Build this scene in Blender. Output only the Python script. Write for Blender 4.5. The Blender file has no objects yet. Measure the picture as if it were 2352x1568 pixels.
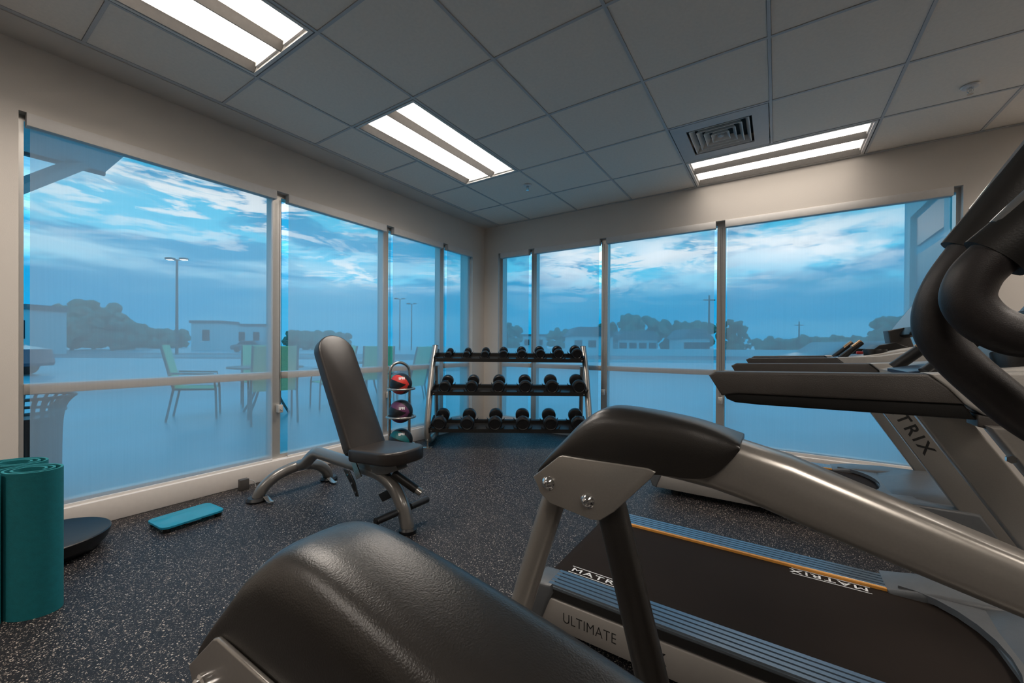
import bpy, bmesh, math, random
from mathutils import Vector, Matrix, Euler
random.seed(7)
S = bpy.context.scene
COL = S.collection
PI = math.pi

# ------------------------------------------------------------------ camera
CH = 1.02
cd = bpy.data.cameras.new('camera'); cam = bpy.data.objects.new('camera', cd); COL.objects.link(cam); S.camera = cam
F = 919.7; YAW = -.5835; PIT = -.0049; ROL = .0066; CY = 797.15
cd.sensor_fit = 'HORIZONTAL'; cd.sensor_width = 36.0
cd.lens = 36.0 * F / 2352
cd.shift_y = -(784 - CY) / 2352
cd.clip_start = 0.02; cd.clip_end = 2000
def _inv(v):
    r, u, fw = v
    c, s = math.cos(ROL), math.sin(ROL); r, u = r*c - u*s, r*s + u*c
    c, s = math.cos(PIT), math.sin(PIT); fw, u = fw*c - u*s, fw*s + u*c
    c, s = math.cos(YAW), math.sin(YAW)
    return Vector((r*c + fw*s, -r*s + fw*c, u))
ax, ay, az = _inv((1, 0, 0)), _inv((0, 1, 0)), -_inv((0, 0, 1))
cam.matrix_world = Matrix(((ax.x, ay.x, az.x, 0), (ax.y, ay.y, az.y, 0), (ax.z, ay.z, az.z, CH), (0, 0, 0, 1)))

# ------------------------------------------------------------------ colour management
S.view_settings.view_transform = 'Standard'; S.view_settings.look = 'None'
S.view_settings.gamma = 1; S.view_settings.use_curve_mapping = False
S.view_settings.exposure = 0.0
S.cycles.max_bounces = 8
S.cycles.transparent_max_bounces = 16

# ------------------------------------------------------------------ sky (dusk, broken cloud)
W = bpy.data.worlds.new('sky'); S.world = W; W.use_nodes = True
nt = W.node_tree; nt.nodes.clear()
def N(t, **k):
    n = nt.nodes.new(t)
    for a, b in k.items(): setattr(n, a, b)
    return n
def L(a, b): nt.links.new(a, b)
def M_(op, a, b=None, c=None, clamp=False):
    n = N('ShaderNodeMath', operation=op, use_clamp=clamp)
    for i, v in enumerate((a, b, c)):
        if v is None: continue
        if isinstance(v, (int, float)): n.inputs[i].default_value = v
        else: L(v, n.inputs[i])
    return n.outputs[0]
def MR(v, a, b, c=0., d=1., smooth=True):
    n = N('ShaderNodeMapRange', interpolation_type='SMOOTHSTEP' if smooth else 'LINEAR')
    L(v, n.inputs['Value'])
    for k, x in zip(('From Min', 'From Max', 'To Min', 'To Max'), (a, b, c, d)): n.inputs[k].default_value = x
    return n.outputs['Result']
def MIX(f, a, b):
    n = N('ShaderNodeMix', data_type='RGBA')
    if isinstance(f, (int, float)): n.inputs['Factor'].default_value = f
    else: L(f, n.inputs['Factor'])
    for i, v in ((6, a), (7, b)):
        if isinstance(v, tuple): n.inputs[i].default_value = (*v, 1)
        else: L(v, n.inputs[i])
    return n.outputs[2]
def lin(r, g, b):
    f = lambda c: (c/255/12.92) if c/255 <= .04045 else ((c/255+.055)/1.055)**2.4
    return (f(r), f(g), f(b))
tc = N('ShaderNodeTexCoord'); sx = N('ShaderNodeSeparateXYZ'); L(tc.outputs['Generated'], sx.inputs[0])
AZ = M_('ARCTAN2', sx.outputs['X'], sx.outputs['Y'])      # 0 = +y, negative towards -x
EL = M_('ARCSINE', sx.outputs['Z'])
def noise(sa, se, off, detail=6, rough=.55, dist=.0):
    cx = N('ShaderNodeCombineXYZ'); L(M_('MULTIPLY', AZ, sa), cx.inputs[0]); L(M_('MULTIPLY', EL, se), cx.inputs[1]); cx.inputs[2].default_value = off
    n = N('ShaderNodeTexNoise'); n.inputs['Scale'].default_value = 1; n.inputs['Detail'].default_value = detail
    n.inputs['Roughness'].default_value = rough; n.inputs['Distortion'].default_value = dist
    L(cx.outputs[0], n.inputs['Vector']); return n.outputs['Fac']
def spot(a, e, wa, we):      # soft elliptical patch of sky round azimuth a, elevation e (degrees)
    da = M_('DIVIDE', M_('SUBTRACT', AZ, math.radians(a)), math.radians(wa))
    de = M_('DIVIDE', M_('SUBTRACT', EL, math.radians(e)), math.radians(we))
    d = M_('ADD', M_('MULTIPLY', da, da), M_('MULTIPLY', de, de))
    return M_('POWER', 2.718, M_('MULTIPLY', d, -1.0))
low = lin(0, 152, 200); mid = lin(84, 200, 236); top = lin(0, 164, 220)
base = MIX(MR(EL, .02, .17), low, mid)
base = MIX(MR(EL, .22, .55), base, top)
# slate-blue cloud banks
bank = noise(4.2, 15, 3.1, 9, .64, .4)
bankm = M_('MULTIPLY', MR(bank, .42, .56), MR(EL, .60, .30), clamp=True)
lowbank = M_('MULTIPLY', MR(M_('ADD', EL, M_('MULTIPLY', M_('SUBTRACT', noise(3.2, 8, 1.7, 7, .62), .5), .34)), .155, .125), 1.0)
base = MIX(M_('MULTIPLY', bankm, .8), base, lin(0, 134, 186))
base = MIX(M_('MULTIPLY', lowbank, .92), base, MIX(MR(noise(2.5, 14, 8.8), .4, .62), lin(0, 138, 188), lin(58, 150, 192)))
# pale sheets
pale = noise(3.0, 16, 11.3, 6, .55)
palem = M_('MULTIPLY', MR(pale, .50, .66), M_('MULTIPLY', MR(EL, .10, .16), MR(EL, .50, .36)))
base = MIX(M_('MULTIPLY', palem, .8), base, lin(165, 215, 236))
# sun-lit edges and streaks
st = noise(6.0, 26, 21.7, 10, .68, .4)
patches = M_('ADD', M_('ADD', spot(-70, 16, 20, 4.5), spot(-52, 9.5, 12, 1.6)), M_('ADD', spot(-22, 12.5, 9, 4.2), M_('ADD', spot(-13, 14, 7, 3.2), spot(0, 11.5, 8, 3.0))))
stm = M_('MULTIPLY', MR(st, .47, .57), M_('MINIMUM', patches, 1.0), clamp=True)
sk = MIX(M_('MULTIPLY', stm, .95), base, (1.0, .97, .94))
bs = M_('MULTIPLY', M_('ADD', spot(-25, 12.3, 4, 2.4), M_('ADD', spot(-13.5, 12.6, 5, 2.0), spot(3, 11.5, 11, 2.4))), MR(noise(7, 20, 5.5, 6), .42, .56), clamp=True)
sk = MIX(M_('MULTIPLY', bs, .85), sk, (1.05, 1.05, 1.05))
bg = N('ShaderNodeBackground'); L(sk, bg.inputs['Color']); bg.inputs['Strength'].default_value = 1.6
wo = N('ShaderNodeOutputWorld'); L(bg.outputs[0], wo.inputs[0])

# ------------------------------------------------------------------ materials
MATS = {}
def mat(name, color, rough=.5, metal=0., noise_amt=.06, nscale=40, bump=0., bscale=200, spec=.5, coat=0., emit=None, estr=0., trans=0., coatr=.1):
    if name in MATS: return MATS[name]
    m = bpy.data.materials.new(name); m.use_nodes = True; t = m.node_tree
    b = t.nodes['Principled BSDF']
    tex = t.nodes.new('ShaderNodeTexNoise'); tcn = t.nodes.new('ShaderNodeTexCoord'); t.links.new(tcn.outputs['Object'], tex.inputs['Vector'])
    tex.inputs['Scale'].default_value = nscale; tex.inputs['Detail'].default_value = 4
    r = t.nodes.new('ShaderNodeMapRange'); t.links.new(tex.outputs['Fac'], r.inputs[0]); r.inputs[1].default_value = .3; r.inputs[2].default_value = .7
    r.inputs[3].default_value = 1 - noise_amt; r.inputs[4].default_value = 1 + noise_amt
    mx = t.nodes.new('ShaderNodeVectorMath'); mx.operation = 'SCALE'; mx.inputs[0].default_value = color
    t.links.new(r.outputs[0], mx.inputs['Scale']); t.links.new(mx.outputs[0], b.inputs['Base Color'])
    b.inputs['Roughness'].default_value = rough; b.inputs['Metallic'].default_value = metal
    b.inputs['Specular IOR Level'].default_value = spec; b.inputs['Coat Weight'].default_value = coat; b.inputs['Coat Roughness'].default_value = coatr
    if trans: b.inputs['Transmission Weight'].default_value = trans
    if emit: b.inputs['Emission Color'].default_value = (*emit, 1); b.inputs['Emission Strength'].default_value = estr
    if bump:
        n2 = t.nodes.new('ShaderNodeTexNoise'); n2.inputs['Scale'].default_value = bscale; n2.inputs['Detail'].default_value = 2
        t.links.new(tcn.outputs['Object'], n2.inputs['Vector'])
        bp = t.nodes.new('ShaderNodeBump'); bp.inputs['Strength'].default_value = bump; bp.inputs['Distance'].default_value = .002
        t.links.new(n2.outputs['Fac'], bp.inputs['Height']); t.links.new(bp.outputs[0], b.inputs['Normal'])
    MATS[name] = m; return m

wall_m = mat('wall_paint', (.60, .555, .505), .65, bump=.15, bscale=260, noise_amt=.02, nscale=3)
ceil_m = mat('ceiling_tile', (.84, .76, .67), .9, bump=.25, bscale=420, noise_amt=.03, nscale=60)
grid_m = mat('ceiling_grid_metal', (.50, .50, .50), .45, noise_amt=.02)
duct_m = mat('dark_matte_duct', (.05, .05, .05), .9)  # plain dark matte for the plate closing the air duct
alu = mat('satin_aluminium', (.50, .48, .45), .35, .55, noise_amt=.02)
alu_dark = mat('bronze_bracket', (.03, .03, .03), .5)
val_m = mat('shade_valance', (.62, .60, .58), .5, noise_amt=.02)
sill_m = mat('sill_paint', (.66, .61, .57), .5, noise_amt=.02)
silver = mat('silver_powder_coat', (.32, .30, .275), .3, .55, noise_amt=.03, nscale=300, coat=.5, coatr=.2)
steel_tube = mat('bright_metal_tube', (.42, .40, .37), .22, .85, noise_amt=.02)
chrome = mat('chrome', (.75, .75, .75), .1, 1., noise_amt=.0)
graphite = mat('graphite_powder_coat', (.155, .148, .138), .33, .35, noise_amt=.03, nscale=300, coat=.7, coatr=.12)
blk = mat('black_plastic', (.008, .0075, .007), .38, bump=.08, bscale=500)
blk_soft = mat('black_textured_plastic', (.009, .007, .0055), .33, bump=.12, bscale=700, noise_amt=.1, nscale=90, spec=.95)
foam = mat('black_foam_grip', (.013, .010, .010), .45, bump=.12, bscale=900, noise_amt=.1, nscale=200)
leather = mat('black_vinyl', (.022, .018, .016), .36, bump=.06, bscale=500, noise_amt=.06)
rubber = mat('black_rubber', (.008, .008, .009), .38, bump=.08, bscale=500)
greyp = mat('grey_plastic', (.06, .053, .048), .45, bump=.35, bscale=500, noise_amt=.05)
lightp = mat('light_grey_plastic', (.50, .475, .44), .4, .0, bump=.2, bscale=400)
orange = mat('amber_stripe', (.75, .33, .06), .45)
white_ink = mat('white_lettering', (.8, .8, .8), .6)
black_ink = mat('black_lettering', (.01, .01, .01), .5)
teal = mat('teal_foam_mat', (.0, .15, .175), .75, bump=.2, bscale=200, noise_amt=.08, nscale=60)
red_m = mat('red_rubber', (.55, .03, .02), .5)
purple_m = mat('plum_rubber', (.10, .02, .075), .5)
teal_r = mat('teal_rubber', (.0, .10, .11), .5)
copper = mat('copper_sensor', (.75, .45, .25), .25, .8)
screen_m = mat('console_screen', (.02, .06, .10), .25)
bluep = mat('dark_blue_keypad', (.03, .07, .13), .3)
tread_m = mat('grooved_step_aluminium', (.22, .26, .30), .25, .75, noise_amt=.02)
belt_m = mat('running_belt', (.020, .0145, .0115), .75, bump=.1, bscale=900, noise_amt=.1, nscale=3, spec=.08)
hood_m = mat('hood_plastic', (.10, .105, .11), .38, bump=.2, bscale=500)
ltgrey_side = mat('satin_silver_panel', (.30, .28, .26), .38, .35, noise_amt=.02)

def floor_mat():
    m = bpy.data.materials.new('speckled_rubber_floor'); m.use_nodes = True; t = m.node_tree; b = t.nodes['Principled BSDF']
    tcn = t.nodes.new('ShaderNodeTexCoord')
    def layer(scale, thr, dist, off):
        mp = t.nodes.new('ShaderNodeMapping'); mp.inputs['Location'].default_value = (off, off*.7, 0); mp.inputs['Scale'].default_value = (1, .75, 1)
        t.links.new(tcn.outputs['Object'], mp.inputs[0])
        v = t.nodes.new('ShaderNodeTexVoronoi'); v.inputs['Scale'].default_value = scale; v.voronoi_dimensions = '2D'
        t.links.new(mp.outputs[0], v.inputs['Vector'])
        s = t.nodes.new('ShaderNodeSeparateColor'); t.links.new(v.outputs['Color'], s.inputs[0])
        a = t.nodes.new('ShaderNodeMath'); a.operation = 'GREATER_THAN'; a.inputs[1].default_value = thr; t.links.new(s.outputs[0], a.inputs[0])
        # fleck radius differs from cell to cell
        q = t.nodes.new('ShaderNodeMath'); q.operation = 'MULTIPLY'; q.inputs[1].default_value = dist; t.links.new(s.outputs[1], q.inputs[0])
        d = t.nodes.new('ShaderNodeMath'); d.operation = 'LESS_THAN'; t.links.new(v.outputs['Distance'], d.inputs[0]); t.links.new(q.outputs[0], d.inputs[1])
        p = t.nodes.new('ShaderNodeMath'); p.operation = 'MULTIPLY'; t.links.new(a.outputs[0], p.inputs[0]); t.links.new(d.outputs[0], p.inputs[1])
        return p.outputs[0], s.outputs[2]
    def mixc(f, a, bb):
        n = t.nodes.new('ShaderNodeMix'); n.data_type = 'RGBA'; t.links.new(f, n.inputs[0])
        for i, v in ((6, a), (7, bb)):
            if isinstance(v, tuple): n.inputs[i].default_value = (*v, 1)
            else: t.links.new(v, n.inputs[i])
        return n.outputs[2]
    nz = t.nodes.new('ShaderNodeTexNoise'); nz.inputs['Scale'].default_value = 2.2; nz.inputs['Detail'].default_value = 5; t.links.new(tcn.outputs['Object'], nz.inputs[0])
    c = mixc(nz.outputs['Fac'], (.005, .005, .007), (.013, .013, .016))
    f1, r1 = layer(230, .76, .50, 0); f2, r2 = layer(360, .74, .5, 5.3); f3, r3 = layer(120, .96, .36, 9.1)
    tan = mixc(r1, (.16, .125, .10), (.62, .53, .45)); tan2 = mixc(r2, (.08, .07, .065), (.24, .22, .20))
    c = mixc(f2, c, tan2); c = mixc(f1, c, tan); c = mixc(f3, c, (.26, .23, .20))
    t.links.new(c, b.inputs['Base Color']); b.inputs['Roughness'].default_value = .5; b.inputs['Specular IOR Level'].default_value = .28
    n2 = t.nodes.new('ShaderNodeTexNoise'); n2.inputs['Scale'].default_value = 300; t.links.new(tcn.outputs['Object'], n2.inputs[0])
    bp = t.nodes.new('ShaderNodeBump'); bp.inputs['Strength'].default_value = .5; bp.inputs['Distance'].default_value = .002
    t.links.new(n2.outputs['Fac'], bp.inputs['Height']); t.links.new(bp.outputs[0], b.inputs['Normal'])
    return m
floor_m = floor_mat()

def glass_mat(name, tint=(.86, .93, .96), gl=.06, body=None, bodyf=.0):
    m = bpy.data.materials.new(name); m.use_nodes = True; t = m.node_tree; t.nodes.clear()
    tr = t.nodes.new('ShaderNodeBsdfTransparent'); tr.inputs[0].default_value = (*tint, 1)
    g = t.nodes.new('ShaderNodeBsdfGlossy'); g.inputs['Roughness'].default_value = .015
    fr = t.nodes.new('ShaderNodeFresnel'); fr.inputs[0].default_value = 1.5
    mx = t.nodes.new('ShaderNodeMixShader'); t.links.new(fr.outputs[0], mx.inputs[0]); t.links.new(tr.outputs[0], mx.inputs[1]); t.links.new(g.outputs[0], mx.inputs[2])
    o = t.nodes.new('ShaderNodeOutputMaterial'); last = mx
    if body:
        d = t.nodes.new('ShaderNodeBsdfDiffuse'); d.inputs[0].default_value = (*body, 1)
        m2 = t.nodes.new('ShaderNodeMixShader'); m2.inputs[0].default_value = bodyf
        t.links.new(mx.outputs[0], m2.inputs[1]); t.links.new(d.outputs[0], m2.inputs[2]); last = m2
    t.links.new(last.outputs[0], o.inputs[0]); return m
glass = glass_mat('window_glass')
scale_glass = glass_mat('sky_reflection_glass', (.30, .72, .80), body=(.03, .34, .50), bodyf=.55)  # blue of the reflected sky is put into the clear glass's colour

def shade_mat():
    m = bpy.data.materials.new('sheer_roller_mesh'); m.use_nodes = True; t = m.node_tree; t.nodes.clear()
    tcn = t.nodes.new('ShaderNodeTexCoord')
    w = t.nodes.new('ShaderNodeTexNoise'); mp = t.nodes.new('ShaderNodeMapping'); mp.inputs['Scale'].default_value = (120, 120, 2)
    t.links.new(tcn.outputs['Object'], mp.inputs[0]); t.links.new(mp.outputs[0], w.inputs[0]); w.inputs['Scale'].default_value = 1
    r = t.nodes.new('ShaderNodeMapRange'); t.links.new(w.outputs['Fac'], r.inputs[0]); r.inputs[1].default_value = .3; r.inputs[2].default_value = .7
    r.inputs[3].default_value = .485; r.inputs[4].default_value = .505
    tr = t.nodes.new('ShaderNodeBsdfTransparent')
    d = t.nodes.new('ShaderNodeBsdfDiffuse'); d.inputs[0].default_value = (.75, .74, .73, 1)
    tl = t.nodes.new('ShaderNodeBsdfTranslucent'); tl.inputs[0].default_value = (.93, .93, .93, 1)
    a = t.nodes.new('ShaderNodeMixShader'); a.inputs[0].default_value = .65; t.links.new(d.outputs[0], a.inputs[1]); t.links.new(tl.outputs[0], a.inputs[2])
    b = t.nodes.new('ShaderNodeMixShader'); t.links.new(r.outputs[0], b.inputs[0]); t.links.new(tr.outputs[0], b.inputs[1]); t.links.new(a.outputs[0], b.inputs[2])
    o = t.nodes.new('ShaderNodeOutputMaterial'); t.links.new(b.outputs[0], o.inputs[0]); return m
mesh_shade = shade_mat()

# ------------------------------------------------------------------ builders
class MB:
    def __init__(s): s.bm = bmesh.new()
    def box(s, x0, x1, y0, y1, z0, z1, rot=None, bev=0, seg=2):
        b = bmesh.new(); bmesh.ops.create_cube(b, size=1)
        sc = (x1-x0, y1-y0, z1-z0); ce = Vector(((x0+x1)/2, (y0+y1)/2, (z0+z1)/2))
        for v in b.verts: v.co = Vector((v.co.x*sc[0], v.co.y*sc[1], v.co.z*sc[2]))
        if bev: bmesh.ops.bevel(b, geom=b.edges[:], offset=bev, segments=seg, affect='EDGES', profile=.5)
        for v in b.verts:
            if rot: v.co = rot @ v.co
            v.co += ce
        s.add(b); return s
    def add(s, b, M=None):
        me = bpy.data.meshes.new('tmp'); 
        if M: b.transform(M)
        b.to_mesh(me); b.free(); s.bm.from_mesh(me); bpy.data.meshes.remove(me)
    def cyl(s, p0, p1, r0, r1=None, n=24, bev=0):
        p0, p1 = Vector(p0), Vector(p1); r1 = r0 if r1 is None else r1
        d = p1 - p0; b = bmesh.new()
        bmesh.ops.create_cone(b, cap_ends=True, segments=n, radius1=r0, radius2=r1, depth=d.length)
        if bev: bmesh.ops.bevel(b, geom=[e for e in b.edges if len(e.link_faces) == 2 and any(len(f.verts) > 4 for f in e.link_faces)], offset=bev, segments=2, affect='EDGES')
        q = Vector((0, 0, 1)).rotation_difference(d.normalized()).to_matrix().to_4x4()
        s.add(b, Matrix.Translation((p0+p1)/2) @ q); return s
    def sph(s, c, r, sc=(1, 1, 1), n=24, rot=None):
        b = bmesh.new(); bmesh.ops.create_uvsphere(b, u_segments=n, v_segments=max(8, n//2), radius=r)
        M = Matrix.Translation(c) @ (rot.to_4x4() if rot else Matrix.Identity(4)) @ Matrix.Diagonal((*sc, 1))
        s.add(b, M); return s
    def ico(s, c, r, sub=2, jit=.15, sc=(1, 1, 1)):
        b = bmesh.new(); bmesh.ops.create_icosphere(b, subdivisions=sub, radius=r)
        for v in b.verts: v.co *= 1 + random.uniform(-jit, jit)
        s.add(b, Matrix.Translation(c) @ Matrix.Diagonal((*sc, 1))); return s
    def tube(s, pts, r, n=16, smooth=True, caps=True, sub=8, flat=None):
        """round bar along pts; r a number or list. flat=(a,b) gives an elliptical section"""
        P = [Vector(p) for p in pts]; R = r if isinstance(r, (list, tuple)) else [r]*len(P)
        if smooth and len(P) > 2:
            Q, RR = [], []
            for i in range(len(P)-1):
                p0 = P[max(i-1, 0)]; p1 = P[i]; p2 = P[i+1]; p3 = P[min(i+2, len(P)-1)]
                for k in range(sub):
                    t = k/sub
                    Q.append(.5*((2*p1)+(-p0+p2)*t+(2*p0-5*p1+4*p2-p3)*t*t+(-p0+3*p1-3*p2+p3)*t**3)); RR.append(R[i]*(1-t)+R[i+1]*t)
            Q.append(P[-1]); RR.append(R[-1]); P, R = Q, RR
        ref = None; rings = []
        for i, p in enumerate(P):
            t = (P[min(i+1, len(P)-1)] - P[max(i-1, 0)]).normalized()
            if ref is None:
                ref = Vector((0, 1, 0)) if abs(t.y) < .9 else Vector((1, 0, 0))
            u = (ref - t*ref.dot(t)).normalized(); w = t.cross(u); ref = u
            fa, fb = flat if flat else (1, 1)
            rings.append([s.bm.verts.new(p + (u*math.cos(2*PI*k/n)*fa + w*math.sin(2*PI*k/n)*fb)*R[i]) for k in range(n)])
        for a, b in zip(rings, rings[1:]):
            for k in range(n): s.bm.faces.new((a[k], a[(k+1) % n], b[(k+1) % n], b[k]))
        if caps: s.bm.faces.new(rings[0][::-1]); s.bm.faces.new(rings[-1])
        return s
    def prism(s, poly, a0, a1, axis='y', bev=0, seg=3, M=None):
        """poly of (u,v); axis y: (x,z); axis x: (y,z); axis z: (x,y)"""
        b = bmesh.new()
        f3 = {'y': lambda u, v, w: (u, w, v), 'x': lambda u, v, w: (w, u, v), 'z': lambda u, v, w: (u, v, w)}[axis]
        A = [b.verts.new(f3(u, v, a0)) for u, v in poly]; B = [b.verts.new(f3(u, v, a1)) for u, v in poly]
        b.faces.new(A); b.faces.new(B[::-1]); n = len(poly)
        for i in range(n): b.faces.new((A[i], B[i], B[(i+1) % n], A[(i+1) % n]))
        bmesh.ops.recalc_face_normals(b, faces=b.faces[:])
        if bev:
            rim = [e for e in b.edges if abs(e.verts[0].co.y - e.verts[1].co.y) < 1e-6] if axis == 'y' else b.edges[:]
            bmesh.ops.bevel(b, geom=rim, offset=bev, segments=seg, affect='EDGES', profile=.5)
        s.add(b, M); return s
    def lathe(s, prof, c=(0, 0, 0), n=40, M=None):
        b = bmesh.new(); rings = []
        for r, z in prof: rings.append([b.verts.new((r*math.cos(2*PI*k/n), r*math.sin(2*PI*k/n), z)) for k in range(n)] if r > 1e-6 else [b.verts.new((0, 0, z))])
        for a, q in zip(rings, rings[1:]):
            for k in range(n):
                k2 = (k+1) % n
                if len(a) == 1: b.faces.new((a[0], q[k2], q[k])) if len(q) > 1 else None
                elif len(q) == 1: b.faces.new((a[k], a[k2], q[0]))
                else: b.faces.new((a[k], a[k2], q[k2], q[k]))
        bmesh.ops.recalc_face_normals(b, faces=b.faces[:])
        s.add(b, Matrix.Translation(c) @ (M or Matrix.Identity(4))); return s
    def loft(s, rings, caps=True):
        R = [[s.bm.verts.new(p) for p in r] for r in rings]; n = len(R[0])
        fs = []
        for a, b in zip(R, R[1:]):
            for k in range(n): fs.append(s.bm.faces.new((a[k], a[(k+1) % n], b[(k+1) % n], b[k])))
        if caps: fs.append(s.bm.faces.new(R[0][::-1])); fs.append(s.bm.faces.new(R[-1]))
        bmesh.ops.recalc_face_normals(s.bm, faces=fs); return s
    def quad(s, *p):
        s.bm.faces.new([s.bm.verts.new(q) for q in p]); return s
    def build(s, name, m, parent=None, smooth=True, angle=35, label=None, M=None):
        me = bpy.data.meshes.new(name)
        if M: s.bm.transform(M)
        s.bm.to_mesh(me); s.bm.free(); me.materials.append(m)
        if smooth:
            me.polygons.foreach_set('use_smooth', [True]*len(me.polygons)); me.set_sharp_from_angle(angle=math.radians(angle))
        o = bpy.data.objects.new(name, me); COL.objects.link(o)
        if parent: o.parent = parent
        if label: o['label'] = label
        return o
def tag(o, label=None, cat=None, group=None, kind=None):
    for k, v in (('label', label), ('category', cat), ('group', group), ('kind', kind)):
        if v: o[k] = v
    return o
def empty(name, loc=(0, 0, 0), rz=0, **k):
    o = bpy.data.objects.new(name, None); COL.objects.link(o); o.location = loc; o.rotation_euler = (0, 0, rz); o.empty_display_size = .1
    return tag(o, **k)
def struct(o): o['kind'] = 'structure'; return o
def dup(root, loc, rz=None):
    r = root.copy(); COL.objects.link(r); r.location = loc
    if rz is not None: r.rotation_euler = (0, 0, rz)
    for ch in list(root.children):
        c = ch.copy(); COL.objects.link(c); c.parent = r
        for g in list(ch.children):
            d = g.copy(); COL.objects.link(d); d.parent = c
    return r
def text(name, body, m, parent, M, size=.05, sx=1.3, depth=.0004, bold=0., spacing=1.0):
    cu = bpy.data.curves.new('txt', 'FONT'); cu.body = body; cu.size = size; cu.extrude = depth; cu.offset = bold; cu.space_character = spacing
    cu.align_x = 'LEFT'
    to = bpy.data.objects.new('txt', cu); COL.objects.link(to); bpy.context.view_layer.update()
    me = bpy.data.meshes.new_from_object(to.evaluated_get(bpy.context.evaluated_depsgraph_get()))
    bpy.data.objects.remove(to); bpy.data.curves.remove(cu)
    me.transform(M @ Matrix.Diagonal((sx, 1, 1, 1))); me.materials.clear(); me.materials.append(m); me.name = name
    o = bpy.data.objects.new(name, me); COL.objects.link(o); o.parent = parent; return o
def frame_M(o, ex, ey):
    ex, ey = Vector(ex).normalized(), Vector(ey).normalized(); ez = ex.cross(ey)
    return Matrix(((ex.x, ey.x, ez.x, o[0]), (ex.y, ey.y, ez.y, o[1]), (ex.z, ey.z, ez.z, o[2]), (0, 0, 0, 1)))

# ------------------------------------------------------------------ room shell
XA, YB, CZ, T = -3.17, 4.14, 2.53, .6096
XR, YK = 3.4, -3.6           # right wall, back wall
GX, GY = -2.4798, 2.323      # one corner of the ceiling grid
XC = -2.93                   # left border of the ceiling grid
struct(MB().box(XA-.25, XR+.15, YK-.15, YB+.25, -.12, 0).build('floor', floor_m))
AY0, AY1, HZ, SZ = .312, 3.90, 2.18, .13
bx0, bx1 = -2.95, 1.10
w = MB()
w.box(XA-.2, XA, YK, AY0, 0, CZ+.3); w.box(XA-.2, XA, AY0, AY1, HZ, CZ+.3); w.box(XA-.2, XA, AY1, YB+.2, 0, CZ+.3)
struct(w.build('wall_left', wall_m, smooth=False))
w = MB()
w.box(XA, bx0, YB, YB+.2, 0, CZ+.3); w.box(bx0, bx1, YB, YB+.2, HZ, CZ+.3); w.box(bx1, XR, YB, YB+.2, 0, CZ+.3)
struct(w.build('wall_front', wall_m, smooth=False))
struct(MB().box(XR, XR+.15, YK, YB+.2, 0, CZ+.3).build('wall_right', wall_m, smooth=False))
struct(MB().box(XA-.2, XR+.15, YK-.15, YK, 0, CZ+.3).build('wall_back', wall_m, smooth=False))
for nm, b in (('trim_1', (XA-.14, XA+.004, AY0, AY1, 0, SZ)), ('trim_2', (bx0, bx1, YB-.004, YB+.14, 0, .10))):
    struct(MB().box(*b, bev=.003).build(nm, sill_m))

# ceiling: slab, inset tiles, exposed grid
LIGHTS = [(0, -4, 1, 2), (0, -1, 1, 2), (3, 2, 2, 1), (5, -6, 1, 2), (0, -8, 1, 2), (7, 1, 1, 2), (7, -3, 1, 2)]   # col, row, cols, rows; penultimate panel is unseen, added to brighten the front wall
VENT = (3, 1)
used = {(c+i, r+j) for c, r, nc, nr in LIGHTS for i in range(nc) for j in range(nr)} | {VENT}
ce = MB(); ce.box(XA-.2, XR+.15, YK-.15, YB+.2, CZ+.14, CZ+.3)
xs = [XC] + [GX+i*T for i in range(0, 10)] + [XR]; ys = [YK] + [GY+j*T for j in range(-9, 4)]
ys = sorted(y for y in ys if y < YB+.02); ys[-1] = YB
for i in range(len(xs)-1):
    for j in range(len(ys)-1):
        c = i-1; r = round((ys[j+1]-GY)/T)-1
        if (c, r) in used: continue
        ce.box(xs[i]+.009, xs[i+1]-.009, ys[j]+.009, ys[j+1]-.009, CZ+.003, CZ+.018)
cobj = struct(ce.build('ceiling', ceil_m, smooth=False))
g = MB()
for x in xs[1:-1]:
    segs = []
    for j in range(len(ys)-1):
        r = round((ys[j+1]-GY)/T)-1; c = round((x-GX)/T)
        if (c, r) in used and (c-1, r) in used and not (c, r) == VENT and not (c-1, r) == VENT and c != 3: continue
        g.box(x-.0075, x+.0075, ys[j], ys[j+1], CZ-.001, CZ+.03)
for y in ys[1:-1]:
    for i in range(len(xs)-1):
        c = i-1; r = round((y-GY)/T)
        inside = any(cc <= c < cc+nc and rr < r < rr+nr for cc, rr, nc, nr in LIGHTS)
        if not inside: g.box(xs[i]+.0075, xs[i+1]-.0075, y-.0075, y+.0075, CZ-.0005, CZ+.03)
g.box(XC-.012, XC+.012, YK, YB, CZ-.001, CZ+.03); g.box(XC, XR, YB-.022, YB-.001, CZ-.004, CZ+.0)
struct(g.build('trim_3', grid_m, smooth=False))
struct(MB().box(XA-.01, XC-.012, YK, YB, CZ-.006, CZ+.12).build('trim_4', wall_m, smooth=False))

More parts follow.
